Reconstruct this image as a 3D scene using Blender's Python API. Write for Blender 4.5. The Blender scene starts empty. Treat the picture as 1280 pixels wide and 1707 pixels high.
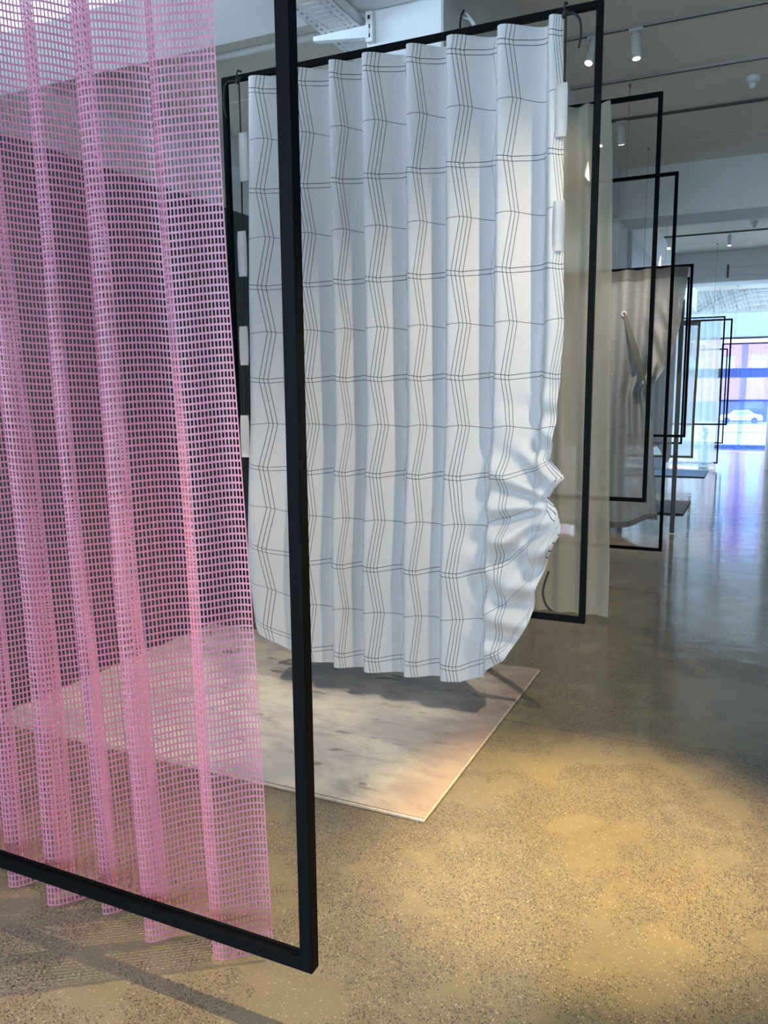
import bpy, bmesh, math, random
import numpy as np
from mathutils import Matrix, Vector

SC = bpy.context.scene
COL = SC.collection
random.seed(7)
RNG = np.random.default_rng(7)
EYE = 1.65
# ---------------------------------------------------------------- camera
FPX = 1328.66
R_CW = np.array([[0.9072614, 0.4204797, -0.0085769],
                 [0.0558646, -0.1407009, -0.9884748],
                 [-0.4168404, 0.8963259, -0.1511525]])   # rows: image right, image down, forward
cam_d = bpy.data.cameras.new('camera')
cam_d.sensor_fit = 'VERTICAL'
cam_d.sensor_height = 24.0
cam_d.lens = FPX / 1707 * 24.0
cam_d.clip_start = 0.02
cam_d.clip_end = 400
cam = bpy.data.objects.new('camera', cam_d)
COL.objects.link(cam)
m3 = Matrix((R_CW[0], -R_CW[1], -R_CW[2])).transposed()
cam.matrix_world = Matrix.Translation((0, 0, EYE)) @ m3.to_4x4()
SC.camera = cam
# ---------------------------------------------------------------- exposure, sky
vs = SC.view_settings
vs.view_transform = 'Standard'
vs.look = 'None'
vs.gamma = 1.0
vs.use_curve_mapping = False
vs.exposure = 0.0
SC.cycles.transparent_max_bounces = 32
SC.cycles.max_bounces = 8
SC.cycles.diffuse_bounces = 5
SC.cycles.sample_clamp_indirect = 8.0
world = bpy.data.worlds.new('sky')
SC.world = world
world.use_nodes = True
wbg = world.node_tree.nodes['Background']
wbg.inputs[0].default_value = (0.65, 0.82, 1.0, 1)
wbg.inputs[1].default_value = 19.0


def portal(name, loc, size, rot):
    l = bpy.data.lights.new(name, 'AREA')
    l.shape = 'RECTANGLE'
    l.size, l.size_y = size
    l.cycles.is_portal = True
    o = bpy.data.objects.new(name, l)
    COL.objects.link(o)
    o.location = loc
    o.rotation_euler = rot
    return o


WIN_Y = 23.6
REAR_Y = -3.6
PI = math.pi
portal('window_portal', (-1.5, WIN_Y + 0.3, 1.5), (14.0, 3.0), (-PI / 2, 0, 0))
portal('rear_window_portal', (-3.2, REAR_Y - 0.45, 1.95), (8.2, 3.4), (PI / 2, 0, 0))
portal('side_window_portal', (-7.75, -0.2, 1.95), (3.4, 6.8), (0, -PI / 2, 0))
portal('far_left_portal', (-7.75, 20.65, 1.95), (3.4, 5.9), (0, -PI / 2, 0))
portal('far_right_portal', (5.85, 20.65, 1.95), (3.4, 5.9), (0, PI / 2, 0))


# ---------------------------------------------------------------- node helpers
class N:
    """tiny wrapper so that node maths reads like maths"""

    def __init__(self, nt, s):
        self.nt, self.s = nt, s

    def _m(self, op, *a):
        n = self.nt.nodes.new('ShaderNodeMath')
        n.operation = op
        for i, x in enumerate((self,) + a):
            if isinstance(x, N):
                self.nt.links.new(x.s, n.inputs[i])
            else:
                n.inputs[i].default_value = x
        return N(self.nt, n.outputs[0])

    def __add__(self, o): return self._m('ADD', o)
    def __radd__(self, o): return self._m('ADD', o)
    def __sub__(self, o): return self._m('SUBTRACT', o)
    def __rsub__(self, o): return (self * -1.0)._m('ADD', o)
    def __mul__(self, o): return self._m('MULTIPLY', o)
    def __rmul__(self, o): return self._m('MULTIPLY', o)
    def __truediv__(self, o): return self._m('DIVIDE', o)
    def floor(self): return self._m('FLOOR')
    def frac(self): return self._m('FRACT')
    def abs(self): return self._m('ABSOLUTE')
    def lt(self, o): return self._m('LESS_THAN', o)
    def gt(self, o): return self._m('GREATER_THAN', o)
    def max(self, o): return self._m('MAXIMUM', o)
    def min(self, o): return self._m('MINIMUM', o)
    def mod(self, o): return self._m('FLOORED_MODULO', o)
    def sin(self): return self._m('SINE')

    def smooth(self, a, b, lo=0.0, hi=1.0):
        n = self.nt.nodes.new('ShaderNodeMapRange')
        n.interpolation_type = 'SMOOTHSTEP'
        self.nt.links.new(self.s, n.inputs[0])
        for i, v in enumerate((a, b, lo, hi)):
            n.inputs[1 + i].default_value = v
        return N(self.nt, n.outputs[0])


class Mat:
    def __init__(self, name):
        self.m = bpy.data.materials.new(name)
        self.m.use_nodes = True
        self.nt = self.m.node_tree
        self.nt.nodes.clear()
        self.out = self.node('ShaderNodeOutputMaterial')

    def node(self, t, **kw):
        n = self.nt.nodes.new(t)
        for k, v in kw.items():
            setattr(n, k, v)
        return n

    def put(self, sock, v):
        if isinstance(v, N):
            self.nt.links.new(v.s, sock)
        elif hasattr(v, 'is_output'):
            self.nt.links.new(v, sock)
        elif isinstance(v, (tuple, list)) and len(v) == 3 and sock.type == 'RGBA':
            sock.default_value = (*v, 1)
        else:
            sock.default_value = v

    def coord(self, which='Object', scale=(1, 1, 1), rot=(0, 0, 0)):
        if which == 'Position':
            g = self.node('ShaderNodeNewGeometry').outputs['Position']
        else:
            g = self.node('ShaderNodeTexCoord').outputs[which]
        mp = self.node('ShaderNodeMapping')
        mp.inputs['Scale'].default_value = scale
        mp.inputs['Rotation'].default_value = rot
        self.nt.links.new(g, mp.inputs['Vector'])
        return mp.outputs[0]

    def xyz(self, v):
        s = self.node('ShaderNodeSeparateXYZ')
        self.nt.links.new(v, s.inputs[0])
        return [N(self.nt, o) for o in s.outputs]

    def noise(self, v, scale, detail=3.0, rough=0.5, dist=0.0):
        n = self.node('ShaderNodeTexNoise')
        self.nt.links.new(v, n.inputs['Vector'])
        n.inputs['Scale'].default_value = scale
        n.inputs['Detail'].default_value = detail
        n.inputs['Roughness'].default_value = rough
        n.inputs['Distortion'].default_value = dist
        return N(self.nt, n.outputs[0])

    def voronoi(self, v, scale, feature='F1'):
        n = self.node('ShaderNodeTexVoronoi', feature=feature)
        self.nt.links.new(v, n.inputs['Vector'])
        n.inputs['Scale'].default_value = scale
        d = N(self.nt, n.outputs['Distance'])
        s = self.node('ShaderNodeSeparateColor')
        self.nt.links.new(n.outputs['Color'], s.inputs[0])
        return d, N(self.nt, s.outputs[0]), N(self.nt, s.outputs[1])

    def mix(self, f, a, b):
        n = self.node('ShaderNodeMix', data_type='RGBA')
        self.put(n.inputs[0], f)
        self.put(n.inputs[6], a)
        self.put(n.inputs[7], b)
        return n.outputs[2]

    def bump(self, h, strength=0.3, dist=0.01):
        n = self.node('ShaderNodeBump')
        n.inputs['Strength'].default_value = strength
        n.inputs['Distance'].default_value = dist
        self.put(n.inputs['Height'], h)
        return n.outputs[0]

    def bsdf(self, color, rough=0.5, spec=0.5, metal=0.0, normal=None, coat=0.0, coat_rough=0.1, coat_ior=1.5, coat_normal=None):
        n = self.node('ShaderNodeBsdfPrincipled')
        self.put(n.inputs['Base Color'], color)
        self.put(n.inputs['Roughness'], rough)
        self.put(n.inputs['Metallic'], metal)
        self.put(n.inputs['Specular IOR Level'], spec)
        self.put(n.inputs['Coat Weight'], coat)
        self.put(n.inputs['Coat Roughness'], coat_rough)
        self.put(n.inputs['Coat IOR'], coat_ior)
        if normal is not None:
            self.nt.links.new(normal, n.inputs['Normal'])
        if coat_normal is not None:
            self.nt.links.new(coat_normal, n.inputs['Coat Normal'])
        return n.outputs[0]

    def mixs(self, f, a, b):
        n = self.node('ShaderNodeMixShader')
        self.put(n.inputs[0], f)
        self.nt.links.new(a, n.inputs[1])
        self.nt.links.new(b, n.inputs[2])
        return n.outputs[0]

    def simple(self, t, color, normal=None):
        n = self.node(t)
        self.put(n.inputs['Color'], color)
        if normal is not None:
            self.nt.links.new(normal, n.inputs['Normal'])
        return n.outputs[0]

    def done(self, shader):
        self.nt.links.new(shader, self.out.inputs[0])
        return self.m


def paint(name, c, rough=0.6, var=0.06, scale=3.0, spec=0.4):
    m = Mat(name)
    n = m.noise(m.coord('Position'), scale, 4)
    c2 = tuple(x * (1 - var) for x in c)
    return m.done(m.bsdf(m.mix(n.smooth(0.3, 0.7), c, c2), rough, spec))


def fabric(name, c, sheer=0.0, trans=0.4, weave=(220, 900), slub=0.12, tint=None, rough=0.9, noise_scale=1.0):
    """woven cloth: diffuse + translucent, with open weave = transparent share"""
    m = Mat(name)
    p = m.coord('Position', (weave[0], weave[0], weave[1]))
    sl = m.noise(p, noise_scale, 2, 0.6)
    p2 = m.coord('Position', (9, 9, 160))
    s2 = m.noise(p2, 1.0, 3, 0.6)
    tex = sl * 0.45 + s2 * 0.55
    dark = tuple(x * (1 - 2.2 * slub) for x in c)
    lite = tuple(min(1, x * (1 + slub)) for x in c)
    colr = m.mix(tex.smooth(0.3, 0.7), dark, lite)
    bp = m.bump(tex, 0.25, 0.002)
    d = m.simple('ShaderNodeBsdfDiffuse', colr, bp)
    t = m.simple('ShaderNodeBsdfTranslucent', colr, bp)
    s = m.mixs(trans, d, t)
    if sheer > 0:
        tr = m.simple('ShaderNodeBsdfTransparent', tint or (1, 1, 1))
        f = tex.smooth(0.25, 0.75, max(0, sheer - 0.12), min(1, sheer + 0.12))
        s = m.mixs(f, s, tr)
    return m.done(s)


# ---------------------------------------------------------------- materials
def make_floor_mat():
    m = Mat('polished_concrete')
    P = m.coord('Position')
    big = m.noise(P, 0.55, 4, 0.55)
    mid = m.noise(P, 2.2, 4, 0.6, 0.4)
    fine = m.noise(P, 60, 3, 0.6)
    patch = (m.noise(P, 1.3, 3, 0.55, 0.6) * 0.6 + m.noise(P, 5.0, 2, 0.5) * 0.4)
    base = m.mix(mid.smooth(0.3, 0.7), (0.168, 0.129, 0.064), (0.122, 0.097, 0.054))
    base = m.mix(fine.smooth(0.35, 0.7, 0.0, 0.5), base, (0.13, 0.105, 0.06))
    base = m.mix(big.smooth(0.4, 0.68, 0.0, 0.6), base, (0.17, 0.142, 0.105))
    d1, r1, q1 = m.voronoi(P, 140)
    d2, r2, q2 = m.voronoi(P, 260)
    gate = patch.smooth(0.40, 0.58, 0.20, 1.0)
    stone = d1.lt(0.46) * (r1 * gate).gt(0.40)
    light = d1.lt(0.36) * r1.lt(0.06)
    small = d2.lt(0.42) * (r2 * gate).gt(0.42)
    slight = d2.lt(0.38) * r2.lt(0.05)
    c = m.mix(small * 0.85, base, (0.045, 0.037, 0.031))
    scol = m.mix(q1, (0.018, 0.015, 0.015), (0.10, 0.075, 0.065))
    c = m.mix(stone * 0.9, c, scol)
    c = m.mix(light * 0.4, c, (0.48, 0.43, 0.33))
    c = m.mix(slight * 0.45, c, (0.50, 0.45, 0.35))
    wav = m.bump(m.noise(m.coord('Position', (1.1, 2.6, 1)), 2.0, 3, 0.5), 0.10, 0.03)
    rough = patch.smooth(0.35, 0.65, 0.45, 0.6)
    return m.done(m.bsdf(c, rough, 0.25, coat=0.9, coat_rough=0.10, coat_ior=1.7, coat_normal=wav))


def make_rug_mat(name, a, b, dark, edge=None):
    m = Mat(name)
    P = m.coord('Position', (1, 1, 1), (0, 0, 0.35))
    n1 = m.noise(m.coord('Position', (1.0, 1.6, 1), (0, 0, 0.3)), 2.0, 5, 0.6, 0.5)
    n2 = m.noise(m.coord('Position', (2.6, 5.0, 1), (0, 0, 0.2)), 1.6, 5, 0.65, 0.6)
    n3 = m.noise(m.coord('Position', (4.5, 11.0, 1), (0, 0, 0.1)), 1.0, 2, 0.5)
    pile = m.noise(m.coord('Position', (260, 90, 200)), 1.0, 2, 0.6)
    c = m.mix(n1.smooth(0.38, 0.62), a, b)
    c = m.mix(n2.smooth(0.46, 0.68, 0.0, 0.55), c, dark)
    c = m.mix(n3.smooth(0.63, 0.70, 0.0, 0.75), c, tuple(x * 0.55 for x in dark))
    if edge:
        x, y, z = m.xyz(m.coord('Position'))
        w = x + (n1 - 0.5) * 0.35
        c = m.mix(w.smooth(edge[0], edge[1], 0.0, 0.75), c, edge[2])
    c = m.mix(pile.smooth(0.3, 0.75, 0.0, 0.28), c, tuple(x * 0.5 for x in a))
    return m.done(m.bsdf(c, 0.95, 0.1, normal=m.bump(pile, 0.5, 0.006)))


def make_plaid_mat():
    """white cotton printed with a crooked thin black check; UV x = fold number, UV y = metres below the header"""
    m = Mat('white_check_cotton')
    U, V, _ = m.xyz(m.coord('UV'))
    PER = 0.486
    V0 = 0.066

    def tri(x):                 # +1 at integers, -1 at half integers
        f = (x.frac() - 0.5).abs()
        return f * 4.0 - 1.0
    tv = tri((V - V0) / PER)    # +1 on double rows, -1 on single rows
    tu = tri(U - 0.20)          # +1 on groups, -1 on thin verticals
    uu = U + tv * 0.055 - 0.20
    vv = V - tu * tv * 0.010 - V0
    k = (uu + 0.5).floor()
    x = uu - k                  # signed distance to the group centre in folds
    even = k.mod(2.0).lt(0.5)
    SP = 0.052
    x4 = ((x / SP).frac() - 0.5).abs() * SP          # lines at half spacing: four lines
    x3 = (((x / SP) + 0.5).frac() - 0.5).abs() * SP  # lines at whole spacing: three lines
    LW = 0.0044
    four = x4.lt(LW) * x.abs().lt(SP * 1.75) * even
    three = x3.lt(LW) * x.abs().lt(SP * 1.25) * (1.0 - even)
    kk = uu.floor()
    xt = uu - kk - 0.5
    ev2 = kk.mod(2.0).lt(0.5)
    t2 = (xt.abs() - 0.055).abs().lt(LW * 0.8) * ev2
    t1 = xt.abs().lt(LW * 0.8) * (1.0 - ev2)
    y = (vv / PER + 0.5).floor()
    dy = (vv - y * PER)
    HW = 0.0017
    dbl = (dy.abs() - 0.011).abs().lt(HW)
    sg = (((vv / PER).frac() - 0.5).abs() * PER).lt(HW)
    ink = four.max(three).max(t2 * 0.7).max(t1 * 0.7).max(dbl).max(sg * 0.9)
    slub = m.noise(m.coord('UV', (120, 900, 1)), 1.0, 2, 0.6)
    white = m.mix(slub, (0.555, 0.55, 0.55), (0.62, 0.615, 0.61))
    c = m.mix(ink * 0.9, white, (0.035, 0.035, 0.045))
    wr = m.noise(m.coord('UV', (4.0, 5.0, 1)), 1.0, 4, 0.55, 0.8)
    bp = m.bump(wr, 0.35, 0.02)
    d = m.simple('ShaderNodeBsdfDiffuse', c, bp)
    t = m.simple('ShaderNodeBsdfTranslucent', c, bp)
    return m.done(m.mixs(0.25, d, t))


def make_pink_mat():
    m = Mat('pink_mesh_cloth')
    n = m.noise(m.coord('Position', (500, 500, 60)), 1.0, 2, 0.5)
    c = m.mix(n, (0.40, 0.140, 0.205), (0.47, 0.205, 0.295))
    p = m.bsdf(c, 0.45, 0.5)
    t = m.simple('ShaderNodeBsdfTranslucent', c)
    return m.done(m.mixs(0.40, p, t))


M_FLOOR = make_floor_mat()
M_JOINT = paint('dark_joint', (0.05, 0.045, 0.04), 0.9)
M_CEIL = paint('grey_ceiling_board', (0.82, 0.79, 0.73), 0.8, 0.05, 1.2)
M_GAP = paint('ceiling_gap', (0.10, 0.10, 0.10), 0.9)
M_WHITE = paint('white_painted_concrete', (0.72, 0.74, 0.75), 0.65, 0.06, 2.0)
M_WALL = paint('pale_wall_paint', (0.62, 0.63, 0.62), 0.8, 0.04, 1.0)
M_PART = paint('dark_grey_partition', (0.055, 0.065, 0.07), 0.75, 0.12, 1.0)
M_BLACK = paint('black_powder_coat', (0.0025, 0.003, 0.0035), 0.55, 0.1, 40, 0.04)
M_POST = paint('dark_green_grey_metal', (0.05, 0.062, 0.056), 0.5)
M_STEEL = paint('white_coated_steel', (0.74, 0.76, 0.77), 0.45)
M_SLOT = paint('dark_slot', (0.03, 0.03, 0.03), 0.9)
M_RAIL = paint('aluminium_track', (0.42, 0.43, 0.44), 0.35, 0.05, 30)
M_RAILD = paint('dark_track', (0.09, 0.09, 0.095), 0.5)
M_CORD = paint('black_elastic_cord', (0.012, 0.012, 0.013), 0.8)
M_WIRE = paint('thin_steel_wire', (0.16, 0.16, 0.15), 0.5)
M_RUG1 = make_rug_mat('faded_beige_rug', (0.58, 0.525, 0.44), (0.40, 0.37, 0.36), (0.26, 0.23, 0.225), (-1.50, -1.08, (0.20, 0.125, 0.10)))
M_RUG1E = paint('rug_binding', (0.45, 0.36, 0.28), 0.95, 0.2, 60)
M_RUG2 = make_rug_mat('grey_lilac_rug', (0.36, 0.35, 0.38), (0.26, 0.26, 0.30), (0.2, 0.2, 0.24))
M_RUG3 = make_rug_mat('blue_grey_rug', (0.25, 0.33, 0.48), (0.2, 0.26, 0.40), (0.16, 0.2, 0.34))
M_RUGD = paint('dark_rug_edge', (0.03, 0.03, 0.035), 0.95)
M_PLAID = make_plaid_mat()
M_TAB = fabric('white_tab_cotton', (0.58, 0.57, 0.56), trans=0.3, slub=0.03)
M_PINK = make_pink_mat()
M_SHEERC = fabric('beige_sheer_linen', (0.76, 0.73, 0.61), sheer=0.42, trans=0.5, slub=0.10)
M_GREY = fabric('grey_linen', (0.42, 0.41, 0.395), sheer=0.05, trans=0.35, slub=0.14)
M_GREYD = fabric('dark_grey_hem', (0.22, 0.21, 0.20), trans=0.2, slub=0.10)
M_MAUVE = fabric('mauve_grey_cloth', (0.34, 0.32, 0.32), sheer=0.06, trans=0.35, slub=0.08)
M_SHEER2 = fabric('pale_striped_sheer', (0.70, 0.74, 0.72), sheer=0.35, trans=0.6, slub=0.05)
M_SHEER1 = fabric('pale_blue_sheer', (0.66, 0.78, 0.86), sheer=0.22, trans=0.6, slub=0.03)
M_TRIM = fabric('brown_trim_tape', (0.25, 0.19, 0.12), trans=0.2, slub=0.2)
M_BLUE = fabric('violet_blue_voile', (0.17, 0.26, 0.80), sheer=0.58, trans=0.6, slub=0.05, tint=(0.74, 0.84, 1.0))
M_STRAP = fabric('grey_strap', (0.13, 0.13, 0.115), trans=0.1, slub=0.05)
M_EYELET = paint('silver_eyelet', (0.55, 0.55, 0.53), 0.3)
M_LEAF = paint('dusty_leaf', (0.10, 0.16, 0.12), 0.5, 0.3, 20)
M_POT = paint('grey_pot', (0.35, 0.37, 0.40), 0.7)
M_BRICK = None


def glass_mat():
    m = Mat('window_glass')
    tr = m.simple('ShaderNodeBsdfTransparent', (0.93, 0.97, 0.98))
    g = m.node('ShaderNodeBsdfGlossy')
    g.inputs['Roughness'].default_value = 0.02
    fr = m.node('ShaderNodeFresnel')
    fr.inputs[0].default_value = 1.45
    return m.done(m.mixs(N(m.nt, fr.outputs[0]), tr, g.outputs[0]))


M_GLASS = glass_mat()


def lens_mat():
    m = Mat('lamp_lens')
    e = m.node('ShaderNodeEmission')
    e.inputs[0].default_value = (1.0, 0.86, 0.62, 1)
    e.inputs[1].default_value = 9.0
    return m.done(e.outputs[0])


M_LENS = lens_mat()


def brick_mat():
    m = Mat('red_brick')
    b = m.node('ShaderNodeTexBrick')
    x, y, z = m.xyz(m.coord('Position'))
    cv = m.node('ShaderNodeCombineXYZ')
    m.nt.links.new((x + y).s, cv.inputs[0])
    m.nt.links.new(z.s, cv.inputs[1])
    m.nt.links.new(cv.outputs[0], b.inputs['Vector'])
    b.inputs['Scale'].default_value = 3.0
    b.inputs['Color1'].default_value = (0.30, 0.13, 0.16, 1)
    b.inputs['Color2'].default_value = (0.24, 0.10, 0.13, 1)
    b.inputs['Mortar'].default_value = (0.28, 0.19, 0.21, 1)
    return m.done(m.bsdf(b.outputs[0], 0.85, 0.2))


M_BRICK = brick_mat()
M_FARGLASS = paint('far_window_glass', (0.25, 0.50, 0.52), 0.1, 0.3, 0.8, 0.9)
M_FARFRAME = paint('far_white_window_frame', (0.5, 0.52, 0.52), 0.6)
M_SHOP = paint('dark_shop_front', (0.045, 0.05, 0.10), 0.5, 0.3, 0.5)
M_PAVE = paint('pale_paving', (0.30, 0.30, 0.30), 0.8, 0.1, 0.4)
M_FENCE = paint('grey_fence_metal', (0.10, 0.14, 0.17), 0.5)
M_CARW = paint('pale_car_paint', (0.55, 0.57, 0.58), 0.3)
M_TYRE = paint('black_tyre', (0.02, 0.02, 0.02), 0.8)

# ---------------------------------------------------------------- mesh helpers
WLOC = {}


def mk(name, verts, faces, mat, parent=None, smooth=False, loc=None, uv=None, **props):
    """one mesh object from world-space vertices; origin at its base"""
    v = np.asarray(verts, dtype=np.float64)
    if loc is None:
        lo, hi = v.min(0), v.max(0)
        loc = ((lo[0] + hi[0]) / 2, (lo[1] + hi[1]) / 2, lo[2])
    loc = np.asarray(loc, dtype=np.float64)
    me = bpy.data.meshes.new(name)
    if isinstance(faces, np.ndarray):
        nf, k = faces.shape
        me.vertices.add(len(v))
        me.vertices.foreach_set('co', (v - loc).astype(np.float32).ravel())
        me.loops.add(nf * k)
        me.loops.foreach_set('vertex_index', faces.astype(np.int32).ravel())
        me.polygons.add(nf)
        me.polygons.foreach_set('loop_start', np.arange(0, nf * k, k, dtype=np.int32))
        me.update(calc_edges=True)
    else:
        me.from_pydata((v - loc).tolist(), [], faces)
    if uv is not None:
        ul = me.uv_layers.new(name='UVMap')
        idx = np.empty(len(me.loops), dtype=np.int32)
        me.loops.foreach_get('vertex_index', idx)
        ul.data.foreach_set('uv', np.asarray(uv, dtype=np.float32)[idx].ravel())
    if mat is not None:
        me.materials.append(mat)
    if smooth:
        me.polygons.foreach_set('use_smooth', [True] * len(me.polygons))
    me.update()
    o = bpy.data.objects.new(name, me)
    COL.objects.link(o)
    link(o, loc, parent)
    for k2, val in props.items():
        o[k2] = val
    return o


def link(o, loc, parent):
    WLOC[o.name] = np.asarray(loc, dtype=np.float64)
    if parent is not None:
        o.parent = parent
        o.location = WLOC[o.name] - WLOC[parent.name]
    else:
        o.location = loc


def thing(name, label, cat, loc, group=None):
    o = bpy.data.objects.new(name, None)
    o.empty_display_size = 0.1
    COL.objects.link(o)
    WLOC[o.name] = np.asarray(loc, dtype=np.float64)
    o.location = loc
    o['label'] = label
    o['category'] = cat
    if group:
        o['group'] = group
    return o


def tag(o, label, cat, group=None):
    o['label'] = label
    o['category'] = cat
    if group:
        o['group'] = group
    return o


def structure(name, loc=(0, 0, 0)):
    o = bpy.data.objects.new(name, None)
    o.empty_display_size = 0.1
    COL.objects.link(o)
    WLOC[o.name] = np.asarray(loc, dtype=np.float64)
    o.location = loc
    o['kind'] = 'structure'
    return o


BOXF = [(0, 3, 2, 1), (4, 5, 6, 7), (0, 1, 5, 4), (1, 2, 6, 5), (2, 3, 7, 6), (3, 0, 4, 7)]


def boxgeo(lo, hi):
    x0, y0, z0 = lo
    x1, y1, z1 = hi
    return [(x0, y0, z0), (x1, y0, z0), (x1, y1, z0), (x0, y1, z0), (x0, y0, z1), (x1, y0, z1), (x1, y1, z1), (x0, y1, z1)], BOXF


class G:
    """collects shapes into one mesh"""

    def __init__(self):
        self.v, self.f = [], []

    def add(self, geo):
        v, f = geo
        n = len(self.v)
        self.v += [tuple(p) for p in v]
        self.f += [tuple(i + n for i in q) for q in f]
        return self

    def box(self, lo, hi):
        return self.add(boxgeo(lo, hi))

    def bbox(self, lo, hi, b=0.003):
        return self.add(bevbox(lo, hi, b))

    def tube(self, pts, r, seg=8):
        return self.add(tubegeo(pts, r, seg))

    def build(self, name, mat, parent=None, smooth=False, **p):
        return mk(name, self.v, self.f, mat, parent, smooth, **p)


def bevbox(lo, hi, b=0.003):
    bm = bmesh.new()
    bmesh.ops.create_cube(bm, size=1)
    for v in bm.verts:
        for i in range(3):
            v.co[i] = lo[i] if v.co[i] < 0 else hi[i]
    bmesh.ops.bevel(bm, geom=bm.edges[:], offset=b, segments=1, affect='EDGES', profile=0.5)
    bm.verts.index_update()
    g = [tuple(v.co) for v in bm.verts], [tuple(v.index for v in f.verts) for f in bm.faces]
    bm.free()
    return g


def tubegeo(pts, r, seg=8):
    P = [Vector(p) for p in pts]
    rs = r if isinstance(r, (list, tuple)) else [r] * len(P)
    v, f = [], []
    up = Vector((0, 0, 1))
    t0 = (P[1] - P[0]).normalized()
    if abs(t0.dot(up)) > 0.9:
        up = Vector((1, 0, 0))
    nrm = t0.cross(up).normalized()
    for i, p in enumerate(P):
        t = (P[min(i + 1, len(P) - 1)] - P[max(i - 1, 0)]).normalized()
        nrm = (nrm - t * nrm.dot(t)).normalized()
        b = t.cross(nrm)
        for k in range(seg):
            a = 2 * PI * k / seg
            v.append(tuple(p + (nrm * math.cos(a) + b * math.sin(a)) * rs[i]))
    for i in range(len(P) - 1):
        for k in range(seg):
            a, b2 = i * seg + k, i * seg + (k + 1) % seg
            f.append((a, b2, b2 + seg, a + seg))
    f.append(tuple(range(seg - 1, -1, -1)))
    f.append(tuple(range((len(P) - 1) * seg, len(P) * seg)))
    return v, f


def bez(pts, n=20):
    """smooth polyline through points (Catmull-Rom)"""
    P = [np.array(p, float) for p in pts]
    P = [2 * P[0] - P[1]] + P + [2 * P[-1] - P[-2]]
    out = []
    for i in range(1, len(P) - 2):
        for t in np.linspace(0, 1, n, endpoint=False):
            a, b, c, d = P[i - 1:i + 3]
            out.append(0.5 * (2 * b + (c - a) * t + (2 * a - 5 * b + 4 * c - d) * t * t + (3 * b - a - 3 * c + d) * t ** 3))
    out.append(P[-2])
    return [tuple(p) for p in out]


def gridfaces(nu, nv):
    i = np.arange(nv - 1)[:, None] * nu + np.arange(nu - 1)[None, :]
    i = i.ravel()
    return np.stack([i, i + 1, i + 1 + nu, i + nu], 1)


def interp(x, xs, ys):
    return np.interp(x, xs, ys)


def sstep(x, a, b):
    t = np.clip((x - a) / (b - a), 0, 1)
    return t * t * (3 - 2 * t)


def foldpath(knots, n=24):
    """knots: list of (x, dy). cosine-eased polyline through them -> x, dy arrays and index of each knot"""
    xs, ys, idx = [], [], [0]
    for (x0, y0), (x1, y1) in zip(knots[:-1], knots[1:]):
        t = np.linspace(0, 1, n, endpoint=False)
        e = 0.5 - 0.5 * np.cos(PI * t)
        xs.append(x0 + (x1 - x0) * t)
        ys.append(y0 + (y1 - y0) * e)
        idx.append(idx[-1] + n)
    xs.append([knots[-1][0]])
    ys.append([knots[-1][1]])
    return np.concatenate(xs), np.concatenate(ys), idx


def smoothpath(px, py, sig, ds=0.004):
    """resample by arc length and round the turns"""
    s = np.concatenate([[0], np.cumsum(np.hypot(np.diff(px), np.diff(py)))])
    n = int(s[-1] / ds)
    t = np.linspace(0, s[-1], n)
    x, y = np.interp(t, s, px), np.interp(t, s, py)
    k = int(3 * sig / ds)
    w = np.exp(-0.5 * (np.arange(-k, k + 1) * ds / sig) ** 2)
    w /= w.sum()

    def f(a):
        e = np.concatenate([2 * a[0] - a[k:0:-1], a, 2 * a[-1] - a[-2:-k - 2:-1]])
        return np.convolve(e, w, 'valid')
    return f(x), f(y), t


# ================================================================= SETTING
XL, XR = -7.5, 5.6
CEIL = 4.2
# floor: concrete slabs with saw-cut joints
floor_e = structure('floor')
mk('sub_floor', *boxgeo((XL, REAR_Y, -0.2), (XR, WIN_Y + 0.6, -0.012)), M_JOINT, floor_e)
cuts = [REAR_Y, -0.25, 3.715, 7.685, 9.09, 11.65, 15.61, 19.58, WIN_Y + 0.6]
for a, b in zip(cuts[:-1], cuts[1:]):
    mk('slab', *boxgeo((XL, a + 0.003, -0.012), (XR, b - 0.003, 0.0)), M_FLOOR, floor_e)

# ceiling: boards between down-stand beams
BEAMS = [(3.45, 4.12), (10.21, 10.87), (16.94, 17.6), (WIN_Y, WIN_Y + 0.67)]
ceil_e = structure('ceiling', (0, 0, CEIL))
mk('ceiling_deck', *boxgeo((XL, REAR_Y, CEIL + 0.03), (XR, WIN_Y + 0.6, CEIL + 0.25)), M_GAP, ceil_e)
bays = [(REAR_Y, 3.45, [-4.7, -3.7, -2.7, -1.4, -0.6, 0.4, 1.4, 2.2]), (4.12, 10.21, [5.3, 6.32, 7.31, 8.33, 9.34]),
        (10.87, 16.94, [11.9, 12.9, 13.9, 14.9, 15.93]), (17.6, WIN_Y, [18.6, 19.6, 20.6, 21.6, 22.6])]
for y0, y1, js in bays:
    e = [y0] + js + [y1]
    for a, b in zip(e[:-1], e[1:]):
        for x0, x1 in ((-1.62, XR), (-4.95, -2.05), (XL, -5.4)):
            mk('board', *boxgeo((x0 + 0.001, a + 0.009, CEIL), (x1 - 0.001, b - 0.009, CEIL + 0.03)), M_CEIL, ceil_e)
for i, (a, b) in enumerate(BEAMS):
    o = mk('beam', *bevbox((XL, a, 3.63), (XR, b, CEIL + 0.03), 0.008), M_WHITE, None)
    o['kind'] = 'structure'
LB = [(REAR_Y, 3.45), (4.12, 10.21), (10.87, 16.94), (17.6, WIN_Y)]
for a, b in LB:
    o = mk('beam', *bevbox((-2.05, a, 3.66), (-1.62, b, CEIL + 0.03), 0.006), M_WHITE, None)
    o['kind'] = 'structure'
    o = mk('beam', *bevbox((-5.4, a, 3.90), (-4.95, b, CEIL + 0.03), 0.006), M_WHITE, None)
    o['kind'] = 'structure'
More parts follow.
